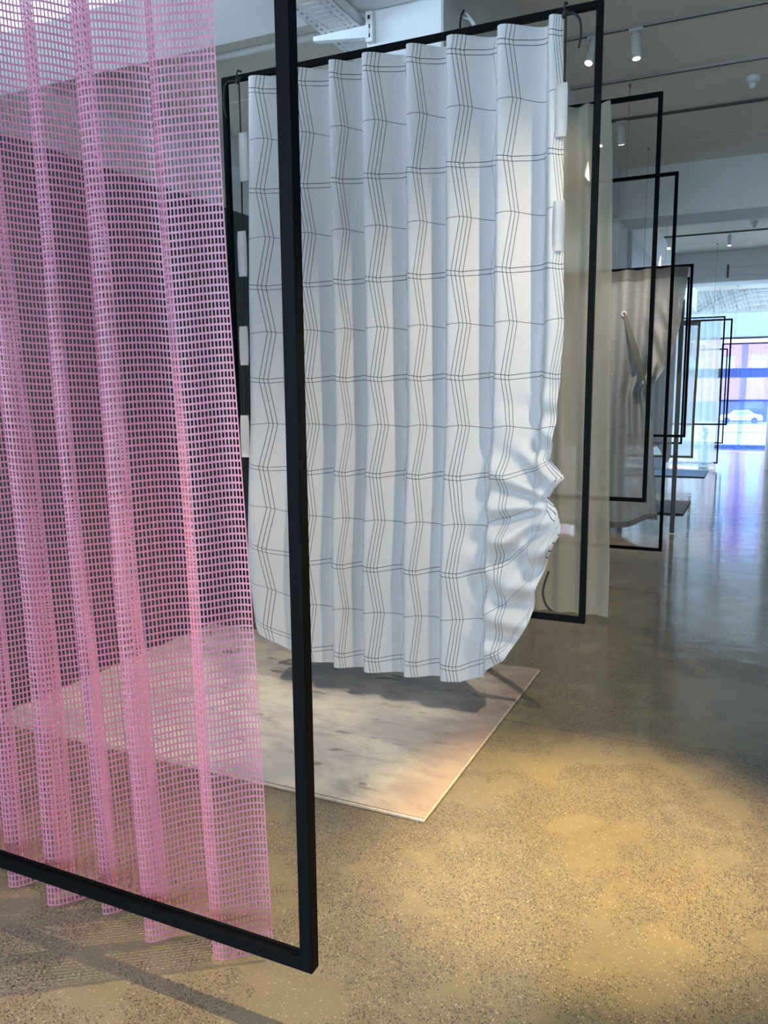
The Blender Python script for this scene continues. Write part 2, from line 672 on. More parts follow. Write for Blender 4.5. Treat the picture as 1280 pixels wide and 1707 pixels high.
# columns
for y0, y1, x0, x1 in ((4.13, 4.68, -2.0, -1.565), (10.23, 10.85, -2.05, -1.6), (16.96, 17.58, -2.05, -1.6)):
    o = mk('column', *bevbox((x0, y0, 0.0), (x1, y1, 3.66 if y0 < 10 else 3.63), 0.01), M_WHITE)
    o['kind'] = 'structure'
o = G().tube([(0.40, 18.0, 0.0), (0.40, 18.0, 3.0), (0.40, 18.0, CEIL)], 0.20, 32).build('column', M_WHITE, smooth=True)
o['kind'] = 'structure'
# walls
for nm, lo, hi in (('wall_left', (XL - 0.2, 3.2, 0), (XL, 17.7, CEIL)), ('wall_right', (XR, REAR_Y, 0), (XR + 0.2, 17.7, CEIL))):
    mk(nm, *boxgeo(lo, hi), M_WALL, kind='structure')


def windowwall(nm, wall, y0, y1, sill, head, xs, transoms, mull=0.07, back=False):
    w = structure(wall, (0, y0, 0))
    mk('wall_head', *boxgeo((XL, y0, head), (XR, y1, CEIL)), M_WHITE, w)
    if sill > 0:
        mk('wall_sill', *boxgeo((XL, y0, 0), (XR, y1, sill)), M_WHITE, w)
    mk('wall_pier', *boxgeo((XL, y0, sill), (xs[0], y1, head)), M_WHITE, w)
    mk('wall_pier', *boxgeo((xs[-1], y0, sill), (XR, y1, head)), M_WHITE, w)
    f = structure(nm, (0, y0, sill))
    ym = (y0 + y1) / 2
    for x in xs[1:-1]:
        mk('mullion', *bevbox((x - mull / 2, ym - 0.05, sill + 0.05), (x + mull / 2, ym + 0.05, head - 0.03), 0.004), M_STEEL, f)
    for a, b, mt, n in transoms:
        mk(n, *bevbox((xs[0], ym - 0.06, a), (xs[-1], ym + 0.04, b), 0.004), mt, f)
    for a, b in zip(xs[:-1], xs[1:]):
        mk('pane', *boxgeo((a + mull / 2, ym - 0.006, sill), (b - mull / 2, ym + 0.006, head)), M_GLASS, f)
    return f


windowwall('window_1', 'wall_back', WIN_Y, WIN_Y + 0.4, 0.0, 2.97, [-7.2, -6.2, -3.6, -0.96, 1.7, 4.3, 5.4],
           [(1.90, 2.15, M_RAILD, 'transom'), (0.0, 0.09, M_RAILD, 'bottom_rail'), (2.92, 2.97, M_RAILD, 'head_rail')])
windowwall('window_2', 'wall_front', REAR_Y - 0.4, REAR_Y, 0.3, 3.6, [-7.2, -5.2, -3.2, -1.2, 0.8],
           [(0.3, 0.38, M_STEEL, 'bottom_rail'), (3.52, 3.6, M_STEEL, 'head_rail')])


def sidewindows(wall, win, xa, xb, y0, y1, sill, head, n):
    w = structure(wall, (xa, y0, 0))
    mk('wall_sill', *boxgeo((xa, y0, 0), (xb, y1, sill)), M_WHITE, w)
    mk('wall_head', *boxgeo((xa, y0, head), (xb, y1, CEIL)), M_WHITE, w)
    o = structure(win, (xa, y0, sill))
    xm = (xa + xb) / 2
    ys_ = np.linspace(y0, y1, n + 1)
    for a, b in zip(ys_[:-1], ys_[1:]):
        mk('pane', *boxgeo((xm - 0.006, a + 0.035, sill), (xm + 0.006, b - 0.035, head)), M_GLASS, o)
    for a in ys_:
        mk('mullion', *bevbox((xm - 0.05, a - 0.034, sill), (xm + 0.05, a + 0.034, head), 0.004), M_STEEL, o)


sidewindows('wall_side', 'window_3', XL - 0.2, XL, REAR_Y, 3.2, 0.3, 3.6, 3)
sidewindows('wall_side', 'window_4', XL - 0.2, XL, 17.7, WIN_Y, 0.3, 3.6, 3)
sidewindows('wall_side', 'window_5', XR, XR + 0.2, 17.7, WIN_Y, 0.3, 3.6, 3)
# pale pelmet board above the far window
mk('trim_1', *bevbox((XL, WIN_Y - 0.06, 2.97), (XR, WIN_Y - 0.002, 3.60), 0.006), paint('pale_blue_board', (0.66, 0.76, 0.82), 0.6), kind='structure')
# dark partition on the left
mk('wall_partition', *bevbox((-3.62, -3.0, 0.0), (-3.5, 6.2, 2.94), 0.004), M_PART, kind='structure')
mk('wall_partition', *bevbox((-3.62, 8.0, 0.0), (-3.5, 16.0, 2.94), 0.004), M_WALL, kind='structure')
mk('baseboard_left', *bevbox((-3.498, 8.0, 0.0), (-3.47, 16.0, 0.09), 0.004), M_PART, kind='structure')
# pipes on the second beam's face and white conduit, tracks
pp = thing('wall_pipes', 'pair of slim pipes running along the far beam face', 'pipe', (0, 16.9, 3.7))
for z in (3.74, 3.90):
    G().tube([(-1.58, 16.915, z), (1, 16.915, z), (XR, 16.915, z)], 0.016, 8).build('pipe', M_STEEL, pp, True)
mk('bracket', *bevbox((-0.66, 16.895, 3.70), (-0.62, 16.94, 3.94), 0.003), M_RAILD, pp)
tag(G().tube([(-4.94, 5.42, 4.172), (-3, 5.42, 4.172), (-2.06, 5.42, 4.172)], 0.026, 10).build('conduit', M_STEEL, smooth=True),
    'white conduit pipe fixed under the ceiling by the column', 'conduit')
o = G().tube([(-1.585, 10.90, 0.0), (-1.585, 10.90, 2), (-1.585, 10.90, 3.62)], 0.035, 12).build('downpipe', M_STEEL, smooth=True)
tag(o, 'white vertical pipe beside the column behind the grey curtain', 'pipe')


# ================================================================= LAMPS
def spotlamp(pos, aim, power, label, group, size=70, blend=0.6, col=(1.0, 0.82, 0.55), light=True, radius=0.03):
    """cylinder track spotlight: adapter, stem, body, lens, and its own lamp"""
    p = Vector(pos)
    d = (Vector(aim) - p).normalized()
    t = thing('track_spotlight', label, 'spotlight', pos, group)
    G().bbox((p.x - 0.05, p.y - 0.014, p.z - 0.018), (p.x + 0.05, p.y + 0.014, p.z), 0.003).build('adapter', M_STEEL, t)
    j = p + Vector((0, 0, -0.06))
    G().tube([tuple(p + Vector((0, 0, -0.015))), tuple(p + Vector((0, 0, -0.035))), tuple(j)], 0.008, 8).build('stem', M_STEEL, t, True)
    a, b = j - d * 0.02, j + d * 0.15
    r = 0.034
    q = [a, a + d * 0.004, b - d * 0.004, b, b, b - d * 0.012]
    G().tube([tuple(x) for x in (a, a + d * 0.004, a + d * 0.08, b - d * 0.003, b)], [r * 0.9, r, r, r, r * 0.93], 20).build('body', M_STEEL, t, True)
    G().tube([tuple(b + d * 0.0005), tuple(b + d * 0.002), tuple(b + d * 0.003)], r * 0.78, 16).build('lens', M_LENS if light else M_WHITE, t)
    if light:
        l = bpy.data.lights.new('spot_beam', 'SPOT')
        l.energy = power
        l.color = col
        l.spot_size = math.radians(size)
        l.spot_blend = blend
        l.shadow_soft_size = radius
        lo = bpy.data.objects.new('spot_beam', l)
        COL.objects.link(lo)
        lp = b + d * 0.02
        WLOC[lo.name] = np.array(lp)
        lo.parent = t
        lo.location = lp - p
        lo.rotation_euler = d.to_track_quat('-Z', 'Y').to_euler()
    return t


def track(y, x0, x1, mat, label, h=0.02, w=0.034):
    t = thing('lighting_track', label, 'track', (x0, y, CEIL))
    G().bbox((x0, y - w / 2, CEIL - h), (x1, y + w / 2, CEIL + 0.0), 0.002).build('rail', mat, t)
    G().box((x0 + 0.01, y - 0.006, CEIL - h - 0.002), (x1 - 0.01, y + 0.006, CEIL - h + 0.001)).build('slot', M_SLOT, t)
    return t


track(6.32, -1.6, 5.5, M_RAIL, 'grey ceiling track with the two nearest white spotlights')
track(7.31, -1.6, 5.5, M_RAIL, 'bare aluminium ceiling track behind the nearest spotlights')
track(8.33, -1.6, 5.5, M_RAILD, 'dark ceiling track above the beige sheer curtain')
track(14.9, -1.6, 5.5, M_RAILD, 'dark ceiling track in the second bay')
track(20.6, -1.6, 5.5, M_RAILD, 'ceiling track in the farthest bay near the window')
track(2.2, -4.9, 5.5, M_RAIL, 'ceiling track over the rug outside the view')
track(3.3, -4.9, 5.5, M_RAIL, 'second ceiling track over the rug outside the view')
track(-1.4, -4.9, 5.5, M_RAIL, 'ceiling track behind the viewer')
ZT = CEIL - 0.02
WARM = (1.0, 0.76, 0.40)
SOFT = (1.0, 0.86, 0.66)
gA = 'spotlights over the near bay'
spotlamp((-0.25, 2.2, ZT), (-0.46, 2.78, 0), 3000, 'white track spotlight aimed at the bare concrete beside the rug', gA, 29, 1.0, WARM)
spotlamp((0.9, 2.2, ZT), (-1.0, 3.7, 1.5), 480, 'white track spotlight aimed at the checked curtain', gA, 50, 0.9, SOFT)
spotlamp((-1.9, 2.2, ZT), (-2.5, 3.3, 0), 260, 'white track spotlight aimed at the rug', gA, 60, 0.9, SOFT)
spotlamp((-3.2, 2.2, ZT), (-3.2, 3.2, 0), 380, 'white track spotlight aimed at the rug by the partition', gA, 55, 0.9, SOFT)
spotlamp((-1.5, -1.4, ZT), (-1.9, 1.35, 0.5), 420, 'white track spotlight aimed at the pink mesh curtain', gA, 40, 0.9, SOFT)
spotlamp((0.7, 3.3, ZT), (-1.55, 1.45, 0), 1500, 'white track spotlight aimed down behind the pink mesh curtain', gA, 30, 0.8, WARM, radius=0.006)
spotlamp((1.6, 2.2, ZT), (-1.1, 5.7, 1.7), 420, 'added track spotlight outside the view, brightening the beige sheer curtain', gA, 36, 0.9, SOFT)  # added lamp, only there to brighten the front of the sheer
gB = 'spotlights on the ceiling of the first bay'
spotlamp((-0.93, 6.32, ZT), (-0.55, 5.9, 0), 90, 'nearest white spotlight, tilted, right of the big black frame', gB, 50, 0.9, SOFT)
spotlamp((-1.22, 6.32, ZT), (-1.9, 4.9, 0.6), 60, 'white spotlight seen inside the corner of the big black frame', gB, 60, 0.9, SOFT)
spotlamp((-1.33, 8.33, ZT), (-1.36, 9.4, 1.0), 330, 'white spotlight hanging straight between the sheer and the second frame', gB, 60, 0.9, (1, 0.92, 0.8))
spotlamp((-1.52, 8.33, ZT), (-1.6, 7.6, 0), 150, 'white spotlight partly behind the beige sheer curtain', gB, 60, 0.9, SOFT)
gC = 'spotlights in the second bay'
spotlamp((-1.5, 14.9, ZT), (-1.7, 13.0, 1.0), 150, 'white spotlight in the second bay tilted towards the grey curtains', gC, 60, 0.9, SOFT)
spotlamp((-0.56, 14.9, ZT), (-0.6, 14.2, 0), 135, 'white spotlight in the second bay near the ceiling detector', gC, 60, 0.9, SOFT)
gD = 'spotlights in the farthest bay'
spotlamp((-0.75, 20.6, ZT), (-1.3, 19.5, 1.8), 0, 'left of two tilted spotlights in the farthest bay', gD, light=False)
spotlamp((-0.42, 20.6, ZT), (-0.97, 19.5, 1.8), 0, 'right of two tilted spotlights in the farthest bay', gD, light=False)


def detector(x, y, label):
    t = thing('ceiling_detector', label, 'smoke detector', (x, y, CEIL))
    z = CEIL
    G().tube([(x, y, z), (x, y, z - 0.012), (x, y, z - 0.045), (x, y, z - 0.055)], [0.055, 0.058, 0.055, 0.045], 24).build('base', M_STEEL, t, True)
    G().tube([(x, y, z - 0.054), (x, y, z - 0.08), (x, y, z - 0.095), (x, y, z - 0.1)], [0.03, 0.028, 0.02, 0.008], 16).build('sensor_dome', M_STEEL, t, True)


detector(-0.18, 7.72, 'round white detector on the near ceiling boards')
detector(-0.19, 14.2, 'small round white detector in the second bay')

# ================================================================= FRAMES
T = 0.028


def frame(xl, xr, y, zb, zt, label, wires=(), t=T, channel=False, wz=CEIL):
    """black square-tube frame; y is the plane of its front face"""
    f = thing('display_frame', label, 'frame', ((xl + xr) / 2, y + t / 2, zb), 'black hanging frames')
    mk('post', *bevbox((xl, y, zb), (xl + t, y + t, zt), 0.0012), M_BLACK, f)
    mk('post', *bevbox((xr - t, y, zb), (xr, y + t, zt), 0.0012), M_BLACK, f)
    mk('top_rail', *bevbox((xl + t - 0.0005, y, zt - t), (xr - t + 0.0005, y + t, zt), 0.0012), M_BLACK, f)
    if channel:
        g = G().bbox((xl + t - 0.0005, y, zb), (xr - t + 0.0005, y + t, zb + t * 0.86), 0.0012)
        g.bbox((xl + t, y + 0.001, zb + t * 0.80), (xr - t, y + t * 0.30, zb + t), 0.001)
        g.bbox((xl + t, y + t * 0.72, zb + t * 0.80), (xr - t, y + t - 0.001, zb + t), 0.001)
        g.build('bottom_rail', M_BLACK, f)
    else:
        mk('bottom_rail', *bevbox((xl + t - 0.0005, y, zb), (xr - t + 0.0005, y + t, zb + t), 0.0012), M_BLACK, f)
    for x in wires:
        G().tube([(x, y + t / 2, zt), (x, y + t / 2, (zt + wz) / 2), (x, y + t / 2, wz)], 0.0018, 5).build('suspension_wire', M_WIRE, f)
        G().tube([(x, y + t / 2, wz - 0.03), (x, y + t / 2, wz - 0.01), (x, y + t / 2, wz)], [0.005, 0.009, 0.012], 8).build('wire_anchor', M_WIRE, f)
    return f


YA, YB, YC, YD, YE, YE2 = 1.249, 3.70, 5.73, 7.45, 9.40, 12.40
KA = 1.29
frame(-3.32, -0.75 * KA, YA * KA, EYE - (EYE - 0.485) * KA, 3.715, 'nearest black frame holding the pink mesh curtain', (-3.0, -1.3), t=T * KA, channel=True)
frame(-2.640, -0.682, YB, 0.548, 3.272, 'black frame behind the first, holding the white checked curtain', (-2.3,), wz=3.63)
frame(-2.65, -0.660, YC, 0.863, 3.538, 'black frame holding the beige sheer curtain', (-2.3,))
frame(-2.65, -0.706, YD, 0.186, 3.450, 'black frame without a curtain just in front of the grey linen one', (-2.45, -1.13))
frame(-2.65, -0.697, YE, 1.105, 2.958, 'black frame holding the strapped grey linen curtain', (-2.45, -1.21))
frame(-2.9, -0.960, YE2, 0.832, 3.196, 'black frame of the mauve grey curtain, behind the strapped one', (-2.5, -1.3))
frame(-2.9, -0.478, 16.0, 0.957, 2.873, 'thin black frame of the brown edged sheer', (-2.5, -0.8), t=0.03)
frame(-2.9, -0.668, 17.76, 0.09, 3.062, 'thin black frame of the pale blue sheer', (-2.5, -0.9), t=0.03)
frame(-2.9, -0.662, 20.0, 0.362, 2.520, 'thin bare black frame behind the pale blue sheer', (-2.5, -0.9), t=0.03)
frame(-0.90, 1.70, 22.70, 1.29, 2.765, 'black frame of the violet voile at the far window', (-0.6, 1.4), t=0.035)


# ================================================================= PINK MESH CURTAIN
def pink_curtain():
    Y0 = 1.362
    ZT_, ZH = 3.222, 0.385
    # folds: descending (towards the viewer) steps are steep: pairs (back, front)
    kn = [(-2.53, 0.0)]
    for xb, xf, a in ((-2.46, -2.425, .056), (-2.30, -2.265, .040), (-2.15, -2.11, .056), (-2.00, -1.965, .040),
                      (-1.885, -1.84, .056), (-1.745, -1.71, .040), (-1.600, -1.552, .058), (-1.440, -1.405, .040),
                      (-1.298, -1.250, .058), (-1.108, -1.072, .036)):
        kn += [(xb, a), (xf, -a)]
    kn += [(-0.948, 0.014)]
    px, py, _ = foldpath(kn, 30)
    px, py, _ = smoothpath(px, py, 0.013)
    s = np.concatenate([[0], np.cumsum(np.hypot(np.diff(px), np.diff(py)))])
    CW, CH = 0.0076, 0.0155
    nc = int(s[-1] / CW)
    nr = int((ZT_ - ZH) / CH)
    TW, TH = 0.0031, 0.0044      # thread widths
    # vertical lines at both edges of every warp ribbon, horizontal lines at both edges of every weft ribbon
    su = np.empty(2 * nc + 2)
    c = np.arange(nc + 1) * CW
    su[0::2], su[1::2] = c, c + TW
    su = np.minimum(su, s[-1] + 0.01)
    zv = np.empty(2 * nr + 2)
    r = np.arange(nr + 1) * CH
    zv[0::2], zv[1::2] = ZH + r, ZH + r + TH
    X = np.interp(su, s, px)
    D = np.interp(su, s, py)
    nu, nv = len(su), len(zv)
    t = (ZT_ - zv) / (ZT_ - ZH)                    # 0 top .. 1 hem
    grow = 0.92 + 0.40 * sstep(t, 0.15, 1.0)
    XX = X[None, :] + 0.0 * zv[:, None]
    XX = XX + (-0.045 + 0.064 * np.clip((2.45 - zv) / 2.05, -0.3, 1.0))[:, None]
    XX += 0.005 * np.sin(zv[:, None] * 2.1 + X[None, :] * 5)
    DD = D[None, :] * grow[:, None] + 0.006 * np.sin(zv[:, None] * 3.3 + X[None, :] * 9.0)
    ZZ = zv[:, None] + 0.004 * np.sin(X[None, :] * 31.0) + 0.0 * XX
    V = np.stack([XX, Y0 + DD, ZZ], 2).reshape(-1, 3)
    V = (V - [0, 0, EYE]) * KA + [0, 0, EYE]        # real size
    i = np.arange(nv - 1)[:, None]
    j = np.arange(nu - 1)[None, :]
    keep = (i % 2 == 0) | (j % 2 == 0)              # drop the holes
    hem = np.zeros_like(keep)
    hem[:1, :] = True
    keep = keep | hem
    base = (i * nu + j)[keep]
    F = np.stack([base, base + 1, base + 1 + nu, base + nu], 1)
    o = mk('mesh_curtain', V, F, M_PINK, None, smooth=True)
    return tag(o, 'pink open mesh curtain hanging in deep folds in the nearest black frame', 'curtain')


pink_curtain()


# ================================================================= WHITE CHECKED CURTAIN
def white_curtain():
    Y0 = YB + 0.014
    ZT_ = 3.236
    FR = [-2.44, -2.20, -1.98, -1.80, -1.57, -1.37, -1.13, -0.90]
    kn = [(-2.490, 0.045)]
    fi = []
    for k, x in enumerate(FR):
        if k > 0:
            kn.append((x - 0.028, 0.064))
        fi.append(len(kn))
        kn.append((x, -0.064))
    kn.append((-0.846, -0.025))
    px, py, idx = foldpath(kn, 16)
    s = np.concatenate([[0], np.cumsum(np.hypot(np.diff(px), np.diff(py)))])
    sk = [s[idx[i]] for i in fi]
    px, py, s = smoothpath(px, py, 0.023, 0.009)
    uk = np.interp(s, [sk[0] - 0.26] + sk + [sk[-1] + 0.26], [0] + list(range(1, 9)) + [9])
    nu = len(px)
    H = 3.06
    v = np.linspace(0, H, 230)
    nv = len(v)
    U = uk[None, :] * np.ones((nv, 1))
    Vv = v[:, None] * np.ones((1, nu))
    X = px[None, :] * np.ones((nv, 1))
    zh = interp(uk, [0.7, 1.0, 1.6, 2.4, 4, 6.3, 6.8, 7.3, 7.7, 8.0, 8.3], [.42, .31, .20, .18, .18, .20, .25, .36, .56, .80, 1.03])
    vc = 1.86 - 0.0 * uk
    r = (ZT_ - vc - zh) / (H - vc)
    Z = np.where(Vv < vc[None, :], ZT_ - Vv, ZT_ - vc[None, :] - (Vv - vc[None, :]) * r[None, :])
    # blend the kink
    amp = interp(Z, [0.1, 1.2, 2.4, 3.3], [0.62, 0.80, 0.95, 1.0])
    low = sstep(Z, 1.5, 0.5)
    D = py[None, :] * amp
    fwd = -0.075 * sstep(Z, 1.6, 0.7)               # the cloth falls in front of the lower rail
    # swag pulled up to the right-hand edge
    mk_ = sstep(U, 5.9, 7.6) * sstep(Z, 1.75, 1.05)
    D = D * (1 - 0.75 * mk_)
    dx, dz = X + 0.78, Z - 1.12
    ang = np.degrees(np.arctan2(-dz, -dx))          # 0 = left, 90 = down
    rad = np.hypot(dx, dz)
    cr = np.hypot((X + 0.98) * 1.0, Z - 1.30)       # cowl folds hang in arcs below the two ears
    arc = np.sin(cr * 36.0 + 1.2 * np.sin(ang * 0.05)) * sstep(cr, 0.22, 0.42) * (1 - sstep(cr, 0.85, 1.15))
    radf = np.sin(np.radians(ang) * 13.0 + 0.6) * sstep(rad, 0.04, 0.25) * (1 - 0.6 * sstep(rad, 0.35, 0.8))
    sw = -mk_ * (0.055 + 0.034 * arc + 0.036 * radf)
    # soft horizontal sags between the ears
    sag = -0.02 * sstep(U, 6.8, 8.0) * np.exp(-((Z - 1.5) / 0.16) ** 2) * np.sin(Z * 40 + X * 14)
    Y = Y0 + D + fwd + sw + sag
    # the right edge: waist, two ears; left edge eases outward low down
    er = sstep(U, 7.55, 8.3)
    edge = interp(Z, [0.6, 0.95, 1.02, 1.10, 1.15, 1.20, 1.25, 1.33, 1.5, 1.9, 3.2],
                  [0.03, 0.065, 0.075, 0.045, 0.0, 0.03, 0.075, 0.0, 0.012, 0.035, 0.0])
    X = X + er * edge
    el = 1 - sstep(U, 0.7, 1.6)
    X = X - el * interp(Z, [0.3, 0.6, 1.3, 2.2, 3.2], [0.02, 0.06, 0.07, 0.045, 0.0])
    Y = Y - er * interp(Z, [0.9, 1.02, 1.12, 1.24, 1.4], [0.0, 0.06, 0.0, 0.05, 0.0])
    Vt = np.stack([X, Y, Z], 2).reshape(-1, 3)
    uv = np.stack([U, Vv], 2).reshape(-1, 2)
    t = thing('checked_curtain', 'white curtain printed with a crooked thin black check, gathered up at its right', 'curtain',
              (-1.67, Y0, 0.18))
    mk('cloth', Vt, gridfaces(nu, nv), M_PLAID, t, smooth=True, uv=uv)
    # side tabs threaded by the elastic cords
    yt = Y0 - 0.045

    def tab(x, z0, z1, out):
        g = G()
        n = 7
        w = 0.055
        for side in (0, 1):
            for q in range(n):
                z = z0 + (z1 - z0) * q / (n - 1)
                b = 0.005 * math.sin(PI * q / (n - 1)) + 0.004
                for kx in range(3):
                    g.v.append((x + out * w * (kx / 2.0 - 0.5) * (1 - 0.1 * (q in (0, n - 1))), yt + (b if side else -b) * (0.4 if kx != 1 else 1.0), z))
        for side in (0, 1):
            o_ = side * n * 3
            for q in range(n - 1):
                for kx in range(2):
                    a = o_ + q * 3 + kx
                    g.f.append((a, a + 1, a + 4, a + 3) if side == 0 else (a + 3, a + 4, a + 1, a))
        for q in range(n - 1):
            for kx in (0, 2):
                a, b = q * 3 + kx, n * 3 + q * 3 + kx
                g.f.append((a, a + 3, b + 3, b))
        for q in (0, n - 1):
            for kx in range(2):
                a, b = q * 3 + kx, n * 3 + q * 3 + kx
                g.f.append((a, a + 1, b + 1, b))
        g.build('side_tab', M_TAB, t, True)
    for z0, z1 in ((2.735, 2.955), (2.255, 2.47)):
        tab(-0.842, z0, z1, 1)
    for z0, z1, x in ((2.735, 2.975, -2.492), (2.255, 2.487, -2.522), (1.79, 1.996, -2.532), (1.29, 1.52, -2.545)):
        tab(x, z0, z1, -1)
    return Y0


Y0B = white_curtain()


def cord(label, up, tail, top):
    t = thing('elastic_cord', label, 'cord', (up[0][0], up[0][1], min(p[2] for p in up)), None)
    G().tube(bez(up, 8), 0.0042, 8).build('strand', M_CORD, t, True)
    G().tube(bez(tail, 8), 0.0050, 8).build('tail', M_CORD, t, True)
    x, y, z = top
    g = G()
    g.tube([(x - 0.012, y - 0.006, z - 0.014), (x, y - 0.012, z), (x + 0.012, y - 0.004, z + 0.014)], [0.008, 0.013, 0.008], 8)
    g.tube([(x - 0.003, y + 0.0, z), (x - 0.002, y - 0.018, z + 0.02), (x - 0.002, y - 0.010, z + 0.045), (x, y + 0.02, z + 0.05)], 0.005, 6)
    g.build('knot', M_CORD, t, True)


yc = YB + 0.012
cord('black elastic cord with a curling tail, down the right side of the checked curtain',
     [(-0.836, yc - 0.022, 3.24), (-0.836, yc - 0.020, 2.9), (-0.850, yc - 0.02, 2.4), (-0.872, yc - 0.02, 1.9), (-0.880, yc - 0.02, 1.3)],
     [(-0.834, yc - 0.022, 3.235), (-0.805, yc - 0.03, 3.232), (-0.775, yc - 0.03, 3.20), (-0.768, yc - 0.03, 3.14), (-0.776, yc - 0.03, 3.088)],
     (-0.838, yc - 0.015, 3.238))
cord('black elastic cord down the left side of the checked curtain',
     [(-2.522, yc - 0.022, 3.24), (-2.524, yc - 0.02, 2.9), (-2.54, yc - 0.02, 2.2), (-2.558, yc - 0.02, 1.6), (-2.566, yc - 0.02, 0.9)],
     [(-2.525, yc - 0.022, 3.236), (-2.59, yc - 0.03, 3.235), (-2.613, yc - 0.03, 3.18), (-2.612, yc - 0.03, 3.11), (-2.600, yc - 0.03, 3.065)],
     (-2.524, yc - 0.015, 3.240))
tag(G().tube(bez([(-0.845, YB - 0.05, 0.80), (-0.862, YB - 0.06, 0.74), (-0.868, YB - 0.06, 0.69), (-0.852, YB - 0.06, 0.64), (-0.825, YB - 0.06, 0.612)], 8), 0.0052, 8)
    .build('elastic_cord', M_CORD, smooth=True), 'short black cord end hanging out below the gathered corner of the checked curtain', 'cord')


# ================================================================= GENERIC CURTAIN
def curtain(name, label, mat, xl, xr, y, zt, zb, period, a, edge=None, header=None, trim=None, seed=0, nv=70, part_name='cloth', hemf=None, drift=0.0):
    rr = np.random.default_rng(seed)
    kn = []
    x = xl
    sgn = 1
    while x < xr - period * 0.3:
        kn.append((x, sgn * a * rr.uniform(0.7, 1.15)))
        x += period * 0.5 * rr.uniform(0.75, 1.25)
        sgn = -sgn
    kn.append((xr, sgn * a * 0.6))
    px, py, _ = foldpath(kn, 8)
    nu = len(px)
    z = np.linspace(zt, zb, nv)
    Z = z[:, None] * np.ones((1, nu))
    X = px[None, :] * np.ones((nv, 1))
    ph = rr.uniform(0, 6, 4)
    Y = y + py[None, :] * interp(Z, [zb, (zb + zt) / 2, zt], [0.75, 0.9, 1.0]) \
        + a * 0.35 * np.sin(X * 5.1 + Z * 1.3 + ph[0]) * sstep(Z, zt, zb)
    X = X + drift * np.sin(Z * 1.7 + ph[1]) * 0.5
    if edge is not None:
        xm = edge[0]
        xe = interp(Z, edge[1], edge[2])
        X = np.where(X > xm, xm + (X - xm) * (xe - xm) / (xr - xm), X)
    if hemf is not None:
        Z = zt - (zt - Z) * (zt - hemf(px)[None, :]) / (zt - zb)
    t = thing(name, label, 'curtain', ((xl + xr) / 2, y, zb))
    P = np.stack([X, Y, Z], 2)
    F = gridfaces(nu, nv)
    mk(part_name, P.reshape(-1, 3), F, mat, t, smooth=True)
    if header:
        k = max(3, int(nv * header[1]))
        Q = P[:k].copy()
        Q[:, :, 1] -= 0.004
        mk('header_band', Q.reshape(-1, 3), gridfaces(nu, k), header[0], t, smooth=True)
    if trim:
        w = trim[1]
        e = P[:, -1, :]
        for nm, pts in (('side_trim', e), ('hem_trim', P[-1])):
            g = []
            off = np.array([-w, -0.005, 0]) if nm == 'side_trim' else np.array([0, -0.005, w])
            a_ = pts + np.array([0, -0.005, 0])
            b_ = pts + off
            mk(nm, np.stack([a_, b_], 1).reshape(-1, 3), gridfaces(2, len(pts)), trim[0], t, smooth=True)
    return t, P


curtain('sheer_curtain', 'tall beige sheer linen curtain reaching the floor behind the checked one', M_SHEERC, -2.35, -0.985, YC - 0.04, 3.512, 0.028, 0.125, 0.030,
        edge=(-1.5, [0.0, 0.4, 2.0, 3.2, 3.55], [-0.885, -0.880, -0.925, -0.962, -0.985]), seed=4, nv=90, drift=0.012)


